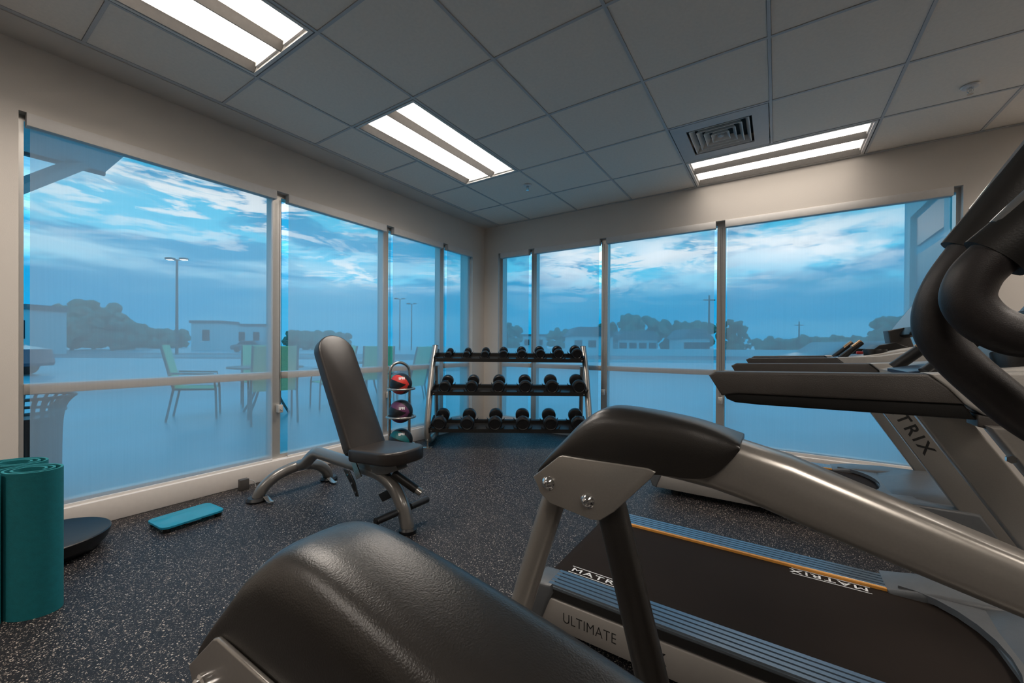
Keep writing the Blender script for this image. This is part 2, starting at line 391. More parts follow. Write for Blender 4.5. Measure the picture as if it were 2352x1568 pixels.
# ------------------------------------------------------------------ lights (recessed troffers)
WARM = (1.0, .90, .80)
LE = 3.0; LP = 11.5      # lens glow, lamp power per bay
diff_m = mat('lit_diffuser', (.8, .8, .8), .6, emit=WARM, estr=LE)
refl_m = mat('white_reflector', (.72, .70, .67), .5); fin_m = mat('perforated_fin', (.30, .28, .26), .6)
def troffer(c, r, nc, nr, label):
    x0, y0 = GX+c*T, GY+r*T; x1, y1 = x0+nc*T, min(y0+nr*T, YB)
    along_y = nr > nc; Lh = (T*2)/2; Wd = T/2
    o = empty('ceiling_light', ((x0+x1)/2, (y0+y1)/2, CZ), -PI/2 if not along_y else 0, label=label, cat='ceiling light', group='recessed ceiling light panels')
    hy = (y1-y0)/2 if along_y else (x1-x0)/2; hx = (x1-x0)/2 if along_y else (y1-y0)/2
    hy -= .014; hx -= .014
    f = MB(); f.box(-hx, -hx+.018, -hy, hy, -.002, .055); f.box(hx-.018, hx, -hy, hy, -.002, .055)
    f.box(-hx+.018, hx-.018, -hy, -hy+.018, -.002, .055); f.box(-hx+.018, hx-.018, hy-.018, hy, -.002, .055)
    f.build('frame', refl_m, o, smooth=False)
    # two glowing curved lens bays, a reflector fin beside each
    for k in (0, 1):
        a = -hx+.02 + k*hx; b = a + hx - .022
        fin = .045
        ringA = []; n = 10
        pts = [(a+fin + (b-a-fin)*i/n, .034 + .014*math.sin(PI*i/n)) for i in range(n+1)]
        m = MB()
        top = [(x, z+.006) for x, z in reversed(pts)]
        poly = pts + top
        m.prism(poly, -hy+.03, hy-.03, 'y'); m.build('diffuser', diff_m, o)
        ld = bpy.data.lights.new('tube_light', 'AREA'); ld.shape = 'RECTANGLE'; ld.size = b-a-fin-.006; ld.size_y = 2*hy-.09; ld.energy = LP*(.22 if not along_y else 1); ld.color = WARM; ld.spread = math.radians(142 if along_y else 88)
        lo = bpy.data.objects.new('tube_light', ld); COL.objects.link(lo); lo.parent = o; lo.location = ((a+fin+b)/2, 0, .0335)
        e = MB()
        e.prism([(a, -.001), (a+.006, -.001), (a+fin, .034), (a+fin, .042), (a, .042)], -hy+.020, hy-.020, 'y')
        e.build('reflector_fin', fin_m, o, smooth=False)
        for sy in (-1, 1):
            e = MB(); e.prism([(a+fin, .012), (b, .012), (b, .05), (a+fin, .05)], sy*(hy-.018), sy*(hy-.030), 'y')
            e.build('end_plate', refl_m, o, smooth=False)
    MB().box(-hx+.02, hx-.02, -hy+.02, hy-.02, .055, .06).build('housing', refl_m, o, smooth=False)
    return o
lbl = ['rectangular two-bay light panel at the top left, cut off by the photo edge', 'rectangular two-bay light panel in the ceiling above the weight bench, running toward the corner',
       'rectangular two-bay light panel beside the square air vent along the front wall', 'light panel in the ceiling behind the viewer on the right', 'light panel in the ceiling far behind the viewer on the left', 'unseen light panel added in the ceiling at the right side to brighten the front wall', 'light panel in the ceiling at the right side of the room, nearer the back wall']
for (a, lb) in zip(LIGHTS, lbl): troffer(*a, lb)

# air diffuser
vx, vy = GX+(VENT[0]+.5)*T, GY+(VENT[1]+.5)*T
v = empty('air_vent', (vx, vy, CZ), label='square white louvred air vent in the ceiling beside the far light panel', cat='air vent')
m = MB(); h = T/2-.013; q = .20
for b in ((-h, h, -h, -q), (-h, h, q, h), (-h, -q, -q, q), (q, h, -q, q)): m.box(*b, -.001, .01)
m.build('face_plate', grid_m, v, smooth=False)
MB().box(-q-.01, q+.01, -q-.01, q+.01, .07, .075).build('duct', duct_m, v, smooth=False)
for k, s in enumerate((.185, .142, .10, .058)):
    b = MB(); s2 = s-.022
    for i in range(4):
        a = i*PI/2; R = Matrix.Rotation(a, 4, 'Z')
        b.prism([(-s, 0), (-s2, .035), (-s2-.003, .035), (-s-.003, 0)], -1, 1, 'y') if False else None
        P = [R @ Vector(p) for p in ((-s, -s, 0), (-s, s, 0), (-s2, s2, .04), (-s2, -s2, .04))]
        Q = [R @ Vector(p) for p in ((-s+.004, -s+.004, 0), (-s+.004, s-.004, 0), (-s2+.004, s2-.004, .04), (-s2+.004, -s2+.004, .04))]
        vs = [b.bm.verts.new(p) for p in P+Q]
        for f in ((0, 1, 2, 3), (7, 6, 5, 4), (0, 4, 5, 1), (3, 2, 6, 7)): b.bm.faces.new([vs[j] for j in f])
    b.build('louvre', refl_m, v, smooth=False)
MB().lathe([(0, 0), (.022, .004), (.022, .03), (0, .03)], n=4).build('centre_cone', grid_m, v, smooth=False)
# sprinklers
def sprinkler(x, y, label):
    o = empty('fire_sprinkler', (x, y, CZ), label=label, cat='sprinkler', group='ceiling sprinklers')
    MB().lathe([(0, .001), (.036, .001), (.040, -.001), (.034, -.009), (.016, -.012), (.012, -.006), (0, -.006)], n=32).build('escutcheon', mat('white_enamel', (.7, .7, .7), .35), o)
    m = MB(); m.cyl((0, 0, -.006), (0, 0, -.03), .006); m.tube([(-.010, 0, -.012), (-.012, 0, -.03), (0, 0, -.045)], .002, n=8); m.tube([(.010, 0, -.012), (.012, 0, -.03), (0, 0, -.045)], .002, n=8)
    m.build('head', chrome, o)
    MB().cyl((0, 0, -.045), (0, 0, -.048), .014).build('deflector', chrome, o)
sprinkler(-1.97, 3.233, 'small white fire sprinkler between the middle light panel and the corner')
sprinkler(.92, 3.38, 'small white fire sprinkler at the upper right, right of the far light panel')

# ------------------------------------------------------------------ windows and shades
ROTB = PI/2*3   # wall B local frame is wall A's turned
def place(o, side):      # local: u along the wall, +n into the room
    if side == 'A': o.matrix_world = Matrix(((0, 1, 0, XA), (1, 0, 0, 0), (0, 0, 1, 0), (0, 0, 0, 1)))
    else: o.matrix_world = Matrix(((1, 0, 0, 0), (0, -1, 0, YB), (0, 0, 1, 0), (0, 0, 0, 1)))
def T_(side):
    if side == 'A': return Matrix(((0, 1, 0, XA), (1, 0, 0, 0), (0, 0, 1, 0), (0, 0, 0, 1)))
    return Matrix(((1, 0, 0, 0), (0, -1, 0, YB), (0, 0, 1, 0), (0, 0, 0, 1)))
def window(n, side, u0, u1, sill, ml, mr):
    Mx = T_(side)
    o = MB(); d0, d1 = -.13, -.055
    o.box(u0, u0+ml, d0, d1, sill, HZ); o.box(u1-mr, u1, d0, d1, sill, HZ)
    o.box(u0+ml, u1-mr, d0, d1, sill, sill+.03); o.box(u0+ml, u1-mr, d0, d1, HZ-.03, HZ)
    ob = struct(o.build('window_%d' % n, alu, smooth=False, M=Mx))
    o = MB(); o.box(u0+ml, u1-mr, d0+.005, d1+.012, .75, .803, bev=.002); o.build('transom', alu, ob, M=Mx)
    for nm, z0, z1 in (('lower_pane', sill+.03, .75), ('upper_pane', .803, HZ-.03)):
        o = MB(); y = -.105; o.quad((u0+ml, y, z0), (u1-mr, y, z0), (u1-mr, y, z1), (u0+ml, y, z1)); o.build(nm, glass, ob, smooth=False, M=Mx)
    return ob
def shade(side, u0, u1, sill, label, cord=None):
    """sheer roller shade: valance flush with the wall, fabric down to the sill"""
    Mx = T_(side)
    e = empty('roller_shade', label=label, cat='roller shade', group='sheer roller shades')
    MB().box(u0-.015, u1+.012, -.05, .006, HZ-.065, HZ-.001, bev=.002).build('valance', val_m, e, M=Mx)
    o = MB(); y = -.030; o.quad((u0, y, sill+.035), (u1, y, sill+.035), (u1, y, HZ-.06), (u0, y, HZ-.06)); o.build('shade_fabric', mesh_shade, e, smooth=False, M=Mx)
    o = MB(); o.box(u0, u1, y-.006, y+.006, sill+.002, sill+.035, bev=.003); o.build('hem_bar', val_m, e, M=Mx)
    if cord is not None:
        o = MB(); o.tube([(cord, -.02, HZ-.06), (cord, -.02, .53)], .0016, n=6, smooth=False); o.tube([(cord+.012, -.02, HZ-.06), (cord+.012, -.02, .53)], .0016, n=6, smooth=False)
        o.build('pull_cord', alu_dark, e, M=Mx)
        o = MB(); o.box(cord-.012, cord+.024, -.05, -.006, .49, .55, bev=.004); o.cyl((cord+.006, -.006, .52), (cord+.006, .0, .52), .008)
        o.build('cord_tensioner', lightp, e, M=Mx)
    return e
# left wall: four bays
mA = [(AY0, .03), (1.575, .075), (2.61, .07), (3.405, .065), (AY1, .03)]
edgesA = [AY0, 1.575, 2.61, 3.405, AY1]
for i in range(4):
    window(i+1, 'A', edgesA[i], edgesA[i+1], SZ, .022 if i == 0 else .035, .03 if i == 3 else .035)
namesA = ['widest sheer roller shade, leftmost on the left wall above the teal exercise mats', 'sheer roller shade behind the backrest of the weight bench', 'narrow sheer roller shade behind the medicine ball stand', 'narrowest sheer roller shade on the left wall, next to the white corner column']
spanA = [(.352, 1.54), (1.655, 2.565), (2.68, 3.355), (3.46, 3.88)]
for i, (a, b) in enumerate(spanA): shade('A', a, b, SZ-.02, namesA[i], cord=[1.585, 2.63, 3.41, None][i])
edgesB = [bx0, -2.455, -1.565, -.435, bx1]
for i in range(4):
    window(i+5, 'B', edgesB[i], edgesB[i+1], .10, .035, .035 if i < 3 else .022)
namesB = ['narrowest sheer roller shade on the front wall, just right of the corner column', 'sheer roller shade behind the right half of the dumbbell rack', 'sheer roller shade between the dumbbell rack and the treadmill handrails', 'widest sheer roller shade on the front wall, behind the treadmill handrails']
spanB = [(-2.90, -2.515), (-2.405, -1.62), (-1.515, -.49), (-.385, 1.04)]
for i, (a, b) in enumerate(spanB): shade('B', a, b, .09, namesB[i], cord=[-2.46, -1.57, -.437, None][i])

# ------------------------------------------------------------------ treadmills
def treadmill(x0, y0, label, full_text):
    """origin at the rear centre of the deck, head towards +x"""
    o = empty('treadmill', (x0, y0, 0), label=label, cat='treadmill', group='treadmills facing the right side of the room')
    H = .19; W = .375; B = .262         # deck height, half width, half belt
    # deck sides
    for s in (-1, 1):
        m = MB(); m.prism([(s*(W-.002), .045), (s*W, .055), (s*W, .140), (s*(W-.004), .145), (s*(W-.03), .150), (s*(W-.05), .04)], .05, 1.30, 'x'); m.build('side_panel', ltgrey_side, o, angle=50)
        m = MB(); m.prism([(s*W*.985, .146), (s*W, .152), (s*(W-.004), .176), (s*(W-.03), .178), (s*(W-.05), .12)], .045, 1.25, 'x'); m.build('side_channel', blk, o)
        # grooved step rail
        m = MB(); a, b = B+.004, W-.006
        pts = [(s*a, .150), (s*a, H-.004)]; n = 5
        for k in range(n):
            u0 = a + (b-a)*(k+.12)/n; u1 = a + (b-a)*(k+.80)/n; uu = a + (b-a)*(k+.86)/n; u2 = a+(b-a)*(k+1.06)/n
            pts += [(s*u0, H), (s*u1, H), (s*uu, H-.006), (s*min(u2, b), H-.006)]
        pts += [(s*b, H-.006), (s*b, .150)]
        m.prism(pts, .075, 1.09, 'x'); m.build('step_rail', tread_m, o, smooth=False)
        if s > 0:
            MB().box(.075, 1.09, B-.006, B+.006, .180, H-.001).build('guide_stripe', orange, o, smooth=False)
        # rear corner cap
        m = MB(); m.prism([(0, .10), (.0, .165), (.02, H-.004), (.09, H), (.10, .165), (.05, .04), (.02, .05)], s*(B+.0), s*(W+.004), 'y', bev=.012); m.build('end_cap', hood_m, o)
        # floor foot and front wheel cover
        m = MB(); m.cyl((.16, s*.30, 0), (.16, s*.30, .05), .028); m.build('levelling_foot', blk, o)
    # belt loop
    m = MB(); R = .062; zc = .180-R; pts = [(1.42, .180), (.07, .180)] + [(.07 - R*math.sin(t), zc + R*math.cos(t)) for t in [i*PI/10 for i in range(1, 10)]] + [(.07, zc-R), (1.42, zc-R)]
    m.prism(pts, -B+.003, B-.003, 'y'); bl = m.build('running_belt', belt_m, o, angle=60)
    MB().box(.10, 1.35, -.30, .30, .05, .10).build('deck_frame', blk, o, smooth=False)
    # lettering on the belt, reading from the near side and from the far side
    tm = text('lettering', 'MATRIX', white_ink, o, frame_M((.100, -B+.024, .1806), (1, 0, 0), (0, 1, 0)), .034, 1.62, .0003, .0003, 1.2)
    text('lettering', 'MATRIX', white_ink, o, frame_M((1.01, B-.020, .1806), (-1, 0, 0), (0, -1, 0)), .034, 1.62, .0003, .0003, 1.2)
    for (xa, xb, y) in ((.095, .325, -B+.015), (.095, .325, -B+.057), (.79, 1.015, B-.053), (.79, 1.015, B-.011)): MB().box(xa, xb, y-.0014, y+.0014, .1802, .1809).build('lettering_rule', white_ink, o, smooth=False)
    if full_text: text('lettering', 'ULTIMATE', black_ink, o, frame_M((.135, -W-.0004, .080), (1, 0, 0), (0, 0, 1)), .048, .82, .0003, -.0006, 1.05)
    if full_text: text('lettering', 'DECK', black_ink, o, frame_M((.36, -W-.0004, .080), (1, 0, 0), (0, 0, 1)), .048, .85, .0003, .0010, 1.08)
    # motor hood with foot wells
    m = MB()
    def hood(w, xs_, top):
        return [[(x, -w*k, .05), (x, -w*k, t*.72), (x, -w*k*.86, t*.96), (x, -w*k*.4, t), (x, w*k*.4, t), (x, w*k*.86, t*.96), (x, w*k, t*.72), (x, w*k, .05)] for x, t, k in zip(xs_, top, (.80, .9, .97, 1, .97, .85))]
    m.loft(hood(.36, (1.255, 1.29, 1.42, 1.75, 2.05, 2.14), (.192, .215, .245, .27, .24, .16))); m.build('motor_hood', hood_m, o, angle=50)
    m = MB()
    arc = [(1.06 + .17*math.cos(t), .345*math.sin(t)) for t in [(-90+i*15)*PI/180 for i in range(13)]]
    m.prism([(1.40, -.345)] + [(x+.03, y*.78) for x, y in arc] + [(1.40, .345)], .184, .205, 'z'); m.build('hood_lip', hood_m, o)
    for s in (-1, 1):
        m = MB(); m.prism([(1.06, .19), (1.18, .212), (1.34, .222), (1.56, .222), (1.62, .12), (1.62, .045), (1.12, .045), (1.06, .15)], s*.245, s*.405, 'y', bev=.014); m.build('mast_foot', hood_m, o, angle=50)
        # leaning mast
        m = MB(); f = lambda z: 1.165 + .61*(.75-z)
        m.prism([(f(.05), .05), (f(.86), .86), (f(.86)+.13, .86), (f(.05)+.13, .05)], s*.335, s*.392, 'y', bev=.008); ms = m.build('mast', silver, o)
        if s < 0:
            ang = Vector((.61, 0, -1)).normalized(); up = Vector((1, 0, .61)).normalized()
            text('lettering', 'MATRIX', black_ink, o, frame_M((f(.785)+.035, -.3925, .785), ang, up), .072, 1.15, .0004, .0015, 1.3)
            m = MB(); m.cyl((f(.83)+.01, -.392, .80), (f(.83)+.01, -.40, .80), .008, n=6); m.build('bolt', chrome, o)
    # handrails: long side rails, grey above black
    for s in (-1, 1):
        a, b = s*.300, s*.368
        m = MB(); m.prism([(.577, .940), (.594, .950), (1.015, .962), (1.045, .935), (1.07, .900), (.65, .893), (.610, .885)], a, b, 'y', bev=.006); m.build('handrail', greyp, o)
        m = MB(); m.prism([(.612, .892), (.66, .896), (1.07, .902), (1.09, .868), (.70, .866), (.642, .868), (.622, .876)], a + s*.012, b - s*.008, 'y', bev=.005); m.build('handrail_underside', blk, o)
        m = MB(); m.prism([(1.016, .963), (1.20, .975), (1.40, 1.02), (1.42, .93), (1.25, .868), (1.10, .880), (1.07, .902), (1.045, .935)], a-s*.01, b+s*.001, 'y', bev=.006); m.build('console_arm', lightp, o)
        m = MB(); m.prism([(1.09, .880), (1.26, .868), (1.38, .84), (1.36, .80), (1.24, .815), (1.09, .855)], a, b-s*.004, 'y', bev=.004); m.build('arm_underside', greyp, o)
        # angled grips with metal heart rate plates
        p0, p1 = Vector((1.055, s*.17, .955)), Vector((1.15, s*.155, 1.05))
        m = MB(); m.tube([p0, p0.lerp(p1, .5), p1], [.022, .021, .020], flat=(1.25, .8)); gr = m.build('grip', blk, o)
        m = MB(); m.tube([p0.lerp(p1, .62)+Vector((-.002, 0, .003)), p1+Vector((-.001, 0, .004))], [.0215, .0205], smooth=False, flat=(1.1, .8)); m.build('pulse_sensor', copper, gr, label='copper pulse sensor plate')
    # console deck, cup holders, keypad, fan cowl, screen
    m = MB(); P = [(1.04, .90), (1.04, .945), (1.10, .965), (1.20, .985), (1.34, 1.02), (1.42, 1.03), (1.42, .90)]
    m.prism(P, -.30, .30, 'y', bev=.01); m.build('console_base', lightp, o)
    for s in (-1, 1):
        m = MB(); m.lathe([(.030, .0), (.046, .012), (.050, .020), (.052, .016), (.048, -.02), (0, -.02)], (1.20, s*.225, .992)); m.build('cup_holder', blk, o)
    m = MB(); m.prism([(1.03, .955), (1.15, .979), (1.20, .985), (1.20, .965), (1.03, .945)], -.12, .12, 'y', bev=.008); m.build('keypad', bluep, o)
    MB().box(1.145, 1.185, -.045, -.010, .980, .997, bev=.004).build('stop_button', red_m, o, label='red stop button')
    m = MB(); m.prism([(1.18, .985), (1.23, 1.035), (1.30, 1.05), (1.36, 1.02)], -.15, .15, 'y', bev=.006); m.build('fan_cowl', blk, o)
    R_ = Matrix.Translation((1.35, 0, 1.10)) @ Matrix.Rotation(math.radians(32), 4, 'Y')
    m = MB(); m.box(-.018, .018, -.27, .27, -.02, .30, bev=.012); sc = m.build('screen_housing', blk, o, M=R_)
    m = MB(); m.box(-.0195, -.017, -.235, .235, .03, .275); m.build('screen', screen_m, sc, smooth=False, M=R_)
    m = MB(); m.prism([(1.30, .98), (1.28, 1.12), (1.36, 1.14), (1.40, 1.0)], -.07, .07, 'y', bev=.008); m.build('screen_post', greyp, o)
    return o
treadmill(-.735, 1.607, 'nearer treadmill with black belt and grooved step rails, just beyond the silver foreground arm', True)
treadmill(-.735, 3.241, 'farther treadmill standing close to the front window wall', False)

# ------------------------------------------------------------------ foreground elliptical
e = empty('elliptical_trainer', (0, .42, 0), label='silver and black elliptical trainer in the foreground with curved foam handles', cat='elliptical trainer')
def arm(yc, dx, dz, stretch=1.0, hw=.046):
    off = lambda x, y, z: (x+dx, y+yc-.42, z+dz)
    X = lambda p: [(x+dx, z+dz) for x, z in p]
    y0, y1 = yc-.42-hw, yc-.42+hw
    # cover: lofted sections along its length, rounded top
    stations = [  # (x, top z, bottom z) of each cut, lower tip first
        (-.374, .774, .770), (-.368, .790, .776), (-.350, .815, .786), (-.320, .848, .800), (-.295, .876, .803), (-.270, .896, .803), (-.250, .9055, .803), (-.225, .9085, .803), (-.19, .907, .806), (-.15, .9035, .813), (-.11, .898, .815), (-.08, .891, .823), (-.058, .884, .845), (-.042, .8775, .868)]
    def dens(st, k):
        out = []
        for i in range(len(st)-1):
            p0, p1, p2, p3 = st[max(i-1, 0)], st[i], st[i+1], st[min(i+2, len(st)-1)]
            for j in range(k):
                t = j/k; out.append(tuple(.5*((2*b_)+(-a_+c_)*t+(2*a_-5*b_+4*c_-d_)*t*t+(-a_+3*b_-3*c_+d_)*t**3) for a_, b_, c_, d_ in zip(p0, p1, p2, p3)))
        return out + [st[-1]]
    def long(st):   # the nearer arm's cover runs further along its beam
        return [(x if x < -.19 else -.19+(x+.19)*stretch, zt - (0 if x < -.19 else (x+.19)*(stretch-1)*.2), zb - (0 if x < -.19 else (x+.19)*(stretch-1)*.2)) for x, zt, zb in st]
    rings = []
    for x, zt, zb in dens(long(stations), 4):
        h = zt-zb; r = []
        n = 18
        for i in range(n+1):
            t = PI*i/n; cx, sz = math.cos(t), math.sin(t)
            yy = (abs(cx)**.55)*(1 if cx >= 0 else -1); zz = sz**.62
            r.append(off(x - .0*h, -yy*(hw+.004), zb + min(h*.45, .03)*0 + (h)*(.42+.58*zz) if h > .012 else zb+h*zz))
        r.append(off(x, hw+.002, zb)); r.append(off(x, -hw-.002, zb))
        rings.append(r)
    m = MB(); m.loft(rings); m.build('arm_cover', blk_soft, e, angle=60)
    # silver beam sweeping down towards the front
    B_ = [(-.20, .822, .806), (-.155, .826, .806), (-.12, .850, .802), (-.08, .876, .797), (-.04, .872, .789), (.02, .858, .772), (.12, .823, .745), (.23, .785, .717), (.40, .722, .655), (.56, .66, .60)]
    rings = []
    for x, zt, zb in long(B_):
        c = (zt+zb)/2; h = (zt-zb)/2; r = []
        for i in range(24):
            t = 2*PI*i/24; a = math.cos(t); b = math.sin(t)
            r.append(off(x, math.copysign(abs(a)**.5, a)*hw*.82, c + math.copysign(abs(b)**.6, b)*h))
        rings.append(r)
    m = MB(); m.loft(rings); m.build('swing_beam', silver, e, angle=60)
    # bracket plates with bolts, one each side
    plate = [(-.372, .762), (-.378, .770), (-.326, .815), (-.318, .8185), (-.168, .8215), (-.156, .818), (-.162, .808), (-.222, .740), (-.246, .720), (-.262, .717), (-.342, .728), (-.362, .742)]
    for s in (-1, 1):
        m = MB(); yy = s*(hw+.003); m.prism(X(plate), yc-.42+yy, yc-.42+yy+s*.005, 'y', bev=.002); pl = m.build('bracket_plate', silver, e)
        for bx, bz in ((-.345, .764), (-.2685, .748)):
            m = MB(); M_l = Matrix.Translation(off(bx, s*(hw+.008), bz)) @ Matrix.Rotation(s*-PI/2, 4, 'X') @ (Matrix.Identity(4) if True else None)
            m.lathe([(0, 0), (.0125, 0), (.0125, .0015), (.0105, .003), (.0105, .0045), (.009, .006), (.0065, .0085), (.0034, .0095), (.0034, .006), (0, .006)], n=32, M=Matrix.Identity(4))
            m.build('bolt', chrome, pl, M=M_l)
    m = MB(); m.tube([off(-.342, 0, .790), off(-.352, 0, .744), off(-.420, 0, .53), off(-.50, 0, .25), off(-.545, 0, .08-dz)], .0235, n=24, smooth=False); m.build('rear_link', silver, e, label='silver tube link')
    m = MB(); m.tube([off(-.262, 0, .79), off(-.244, 0, .72), off(-.178, 0, .47), off(-.12, 0, .25), off(-.075, 0, .08-dz)], .0275, n=24, smooth=False); m.build('front_link', blk_soft, e, label='black tube link')
arm(.70, 0, .005)
arm(.195, -.065, -.042, 1.9)
# base frame and front column (beyond the photo's lower right)
m = MB(); m.box(-.62, .95, .02, .08, .03, .09, bev=.01); m.box(-.62, .95, -.08, -.02, .03, .09, bev=.01); m.build('base_rail', silver, e)
for x in (-.56, .90): m = MB(); m.box(x-.04, x+.04, -.27, .32, .0, .085, bev=.01); m.build('cross_foot', blk, e)
m = MB(); m.prism([(.86, .06), (.98, .06), (.78, 1.25), (.70, 1.25)], -.05, .05, 'y', bev=.01); m.build('front_column', silver, e)
m = MB(); m.prism([(.52, .50), (.60, .74), (.93, .40), (.97, .08), (.80, .08)], -.26, .32, 'y', bev=.03); m.build('drive_shroud', blk_soft, e, angle=50)
# handles: outer bar then inner bar
hy = .72-.42
bar = [(.62, hy, .72), (.36, hy, .868), (.262, hy, .925), (.212, hy, .975), (.176, hy, 1.024), (.168, hy, 1.06), (.178, hy, 1.10), (.200, hy, 1.142)]
m = MB(); m.tube(bar, .0225, n=28); m.build('handlebar', foam, e, label='outer handle, black foam tube')
m = MB(); m.tube([(.197, hy, 1.137), (.24, hy, 1.205), (.30, hy, 1.305), (.36, hy, 1.41)], [.0265, .027, .027, .026], n=28, flat=(.85, 1.1)); gg = m.build('handle_grip', blk, e)
m = MB(); m.tube([(.207, hy+.003, 1.186), (.25, hy+.003, 1.258), (.32, hy+.003, 1.375)], .012, n=12, flat=(1.2, 1)); m.build('pulse_strip', chrome, gg)
hy = .645-.42
bar = [(.60, hy, 1.012), (.36, hy, 1.026), (.235, hy, 1.030), (.196, hy, 1.042), (.176, hy, 1.070), (.180, hy, 1.098), (.197, hy, 1.122)]
m = MB(); m.tube(bar, .022, n=28); m.build('handlebar', foam, e, label='inner handle, black foam tube')
m = MB(); m.tube([(.194, hy, 1.117), (.225, hy, 1.150), (.27, hy, 1.205), (.34, hy, 1.29)], [.0265, .027, .027, .026], n=28, flat=(.85, 1.1)); gg = m.build('handle_grip', blk, e)
m = MB(); m.tube([(.198, hy-.002, 1.150), (.235, hy-.002, 1.196), (.30, hy-.002, 1.275)], .010, n=12, flat=(1.1, 1)); m.build('pulse_strip', chrome, gg)

# ------------------------------------------------------------------ adjustable bench
b = empty('weight_bench', (-2.2, 1.503, 0), label='adjustable weight bench with raised black vinyl backrest and grey tube frame', cat='weight bench')
BX = 2.2
def bp(x, y, z): return (x+BX, y, z)
m = MB(); m.tube([bp(-2.80, -.245, .02), bp(-2.785, -.215, .085), bp(-2.765, -.13, .150), bp(-2.75, 0, .178), bp(-2.765, .13, .150), bp(-2.785, .215, .085), bp(-2.80, .245, .02)], .0355, n=24)
m.build('rear_cross_tube', graphite, b)
m = MB(); m.tube([bp(-2.75, 0, .178), bp(-2.68, 0, .205), bp(-2.60, 0, .265), bp(-2.535, 0, .298), bp(-2.46, 0, .300), bp(-2.2, 0, .292), bp(-2.0, 0, .284), bp(-1.88, 0, .272), bp(-1.78, 0, .225), bp(-1.71, 0, .145), bp(-1.675, 0, .06), bp(-1.663, 0, .02)], .0375, n=24)
m.build('main_frame_tube', graphite, b)
for s in (-1, 1):
    m = MB(); m.lathe([(0, 0), (.058, 0), (.062, .012), (.052, .028), (0, .028)], bp(-2.80, s*.25, 0)); m.build('rubber_foot', rubber, b)
    m = MB(); m.prism([(-2.75+BX, .024), (-2.70+BX, .010), (-2.665+BX, .010), (-2.665+BX, .015), (-2.70+BX, .015), (-2.75+BX, .034)], s*.22-.016, s*.22+.016, 'y', bev=.002); m.build('anchor_tab', steel_tube, b)
m = MB(); m.lathe([(0, 0), (.045, 0), (.048, .02), (.040, .032), (0, .032)], bp(-1.663, 0, 0)); m.build('rubber_foot', rubber, b)
m = MB(); m.cyl(bp(-1.70, -.165, .115), bp(-1.70, .165, .115), .010); fb = m.build('foot_bar', steel_tube, b)
for s in (-1, 1): m = MB(); m.cyl(bp(-1.70, s*.045, .115), bp(-1.70, s*.185, .115), .019, bev=.005); m.build('foam_sleeve', rubber, fb)
# seat
def padpoly(w, l, r0, n=8, tip=None):
    pts = []
    for cx, cy, a0, rr in ((l-tip, w-tip, 0, tip), (r0, w-r0, 90, r0), (r0, -w+r0, 180, r0), (l-tip, -w+tip, 270, tip)):
        for i in range(n+1):
            t = math.radians(a0 + 90*i/n); pts.append((cx + rr*math.cos(t), cy + rr*math.sin(t)))
    return pts
m = MB(); m.prism(padpoly(.14, .385, .035, 8, .105), 0, .072, 'z', bev=.014); Ms = Matrix.Translation(bp(-2.01, 0, .358)) @ Matrix.Rotation(math.radians(-4), 4, 'Y') @ Matrix.Identity(4)
m.build('seat', leather, b, M=Ms, angle=50)
m = MB(); m.prism([(-2.10+BX, .26), (-2.08+BX, .345), (-1.72+BX, .362), (-1.70+BX, .34), (-1.80+BX, .30), (-1.95+BX, .262)], -.036, .036, 'y', bev=.003); m.build('seat_bracket', graphite, b)
MB().box(.02+.1, .06+.1, -.0365, -.0355, .283, .303).build('warning_decal', white_ink, b)
# backrest: rounded pad leaning back
tilt = math.atan2(.37, .66)
Mb = Matrix.Translation(bp(-1.985, 0, .405)) @ Matrix.Rotation(-tilt, 4, 'Y')      # local z runs up the pad, +x faces the sitter
def backpoly():
    w, Lb = .124, .775; pts = []
    for i in range(17):
        t = math.radians(180*i/16); pts.append((w*math.cos(t)*.98, Lb-.12 + .12*math.sin(t)))
    pts += [(-w*1.02, .035), (-w*.98, .01), (-w*.80, 0), (w*.80, 0), (w*.98, .01), (w*1.02, .035)]
    return pts
m = MB(); m.prism(backpoly(), -.075, 0, 'x', bev=.014); m.build('backrest', leather, b, M=Mb, angle=50)
m = MB(); m.box(-.105, -.075, -.03, .03, -.04, .60, bev=.004); m.build('back_support', silver, b, M=Mb)
for s in (-1, 1): m = MB(); m.prism([(-.10, -.13), (-.05, -.13), (-.078, .10), (-.10, .10)], s*.068, s*.075, 'y'); m.build('hinge_plate', steel_tube, b, M=Mb)
m = MB(); m.prism([(-2.17+BX, .27), (-2.11+BX, .27), (-2.055+BX, .21), (-2.02+BX, .135), (-2.045+BX, .13), (-2.10+BX, .20)], -.055, -.047, 'y', bev=.002); ar = m.build('adjust_arc', blk, b)
m = MB(); [m.cyl(bp(x, -.0555, z), bp(x, -.058, z), .006, n=12) for x, z in ((-2.12, .245), (-2.08, .20), (-2.045, .155))]; m.build('adjust_pin', chrome, ar)
m = MB(); m.prism([(-1.90+BX, .16), (-1.80+BX, .215), (-1.77+BX, .175), (-1.86+BX, .125)], -.012, .0, 'y', bev=.004); m.build('seat_lever_plate', blk, b)
m = MB(); m.cyl(bp(-1.78, 0, .30), bp(-1.66, .06, .215), .024); kn = m.build('adjust_post', blk, b)
m = MB(); m.cyl(bp(-1.665, .057, .219), bp(-1.635, .072, .198), .020, bev=.003); m.build('adjust_knob', steel_tube, b)

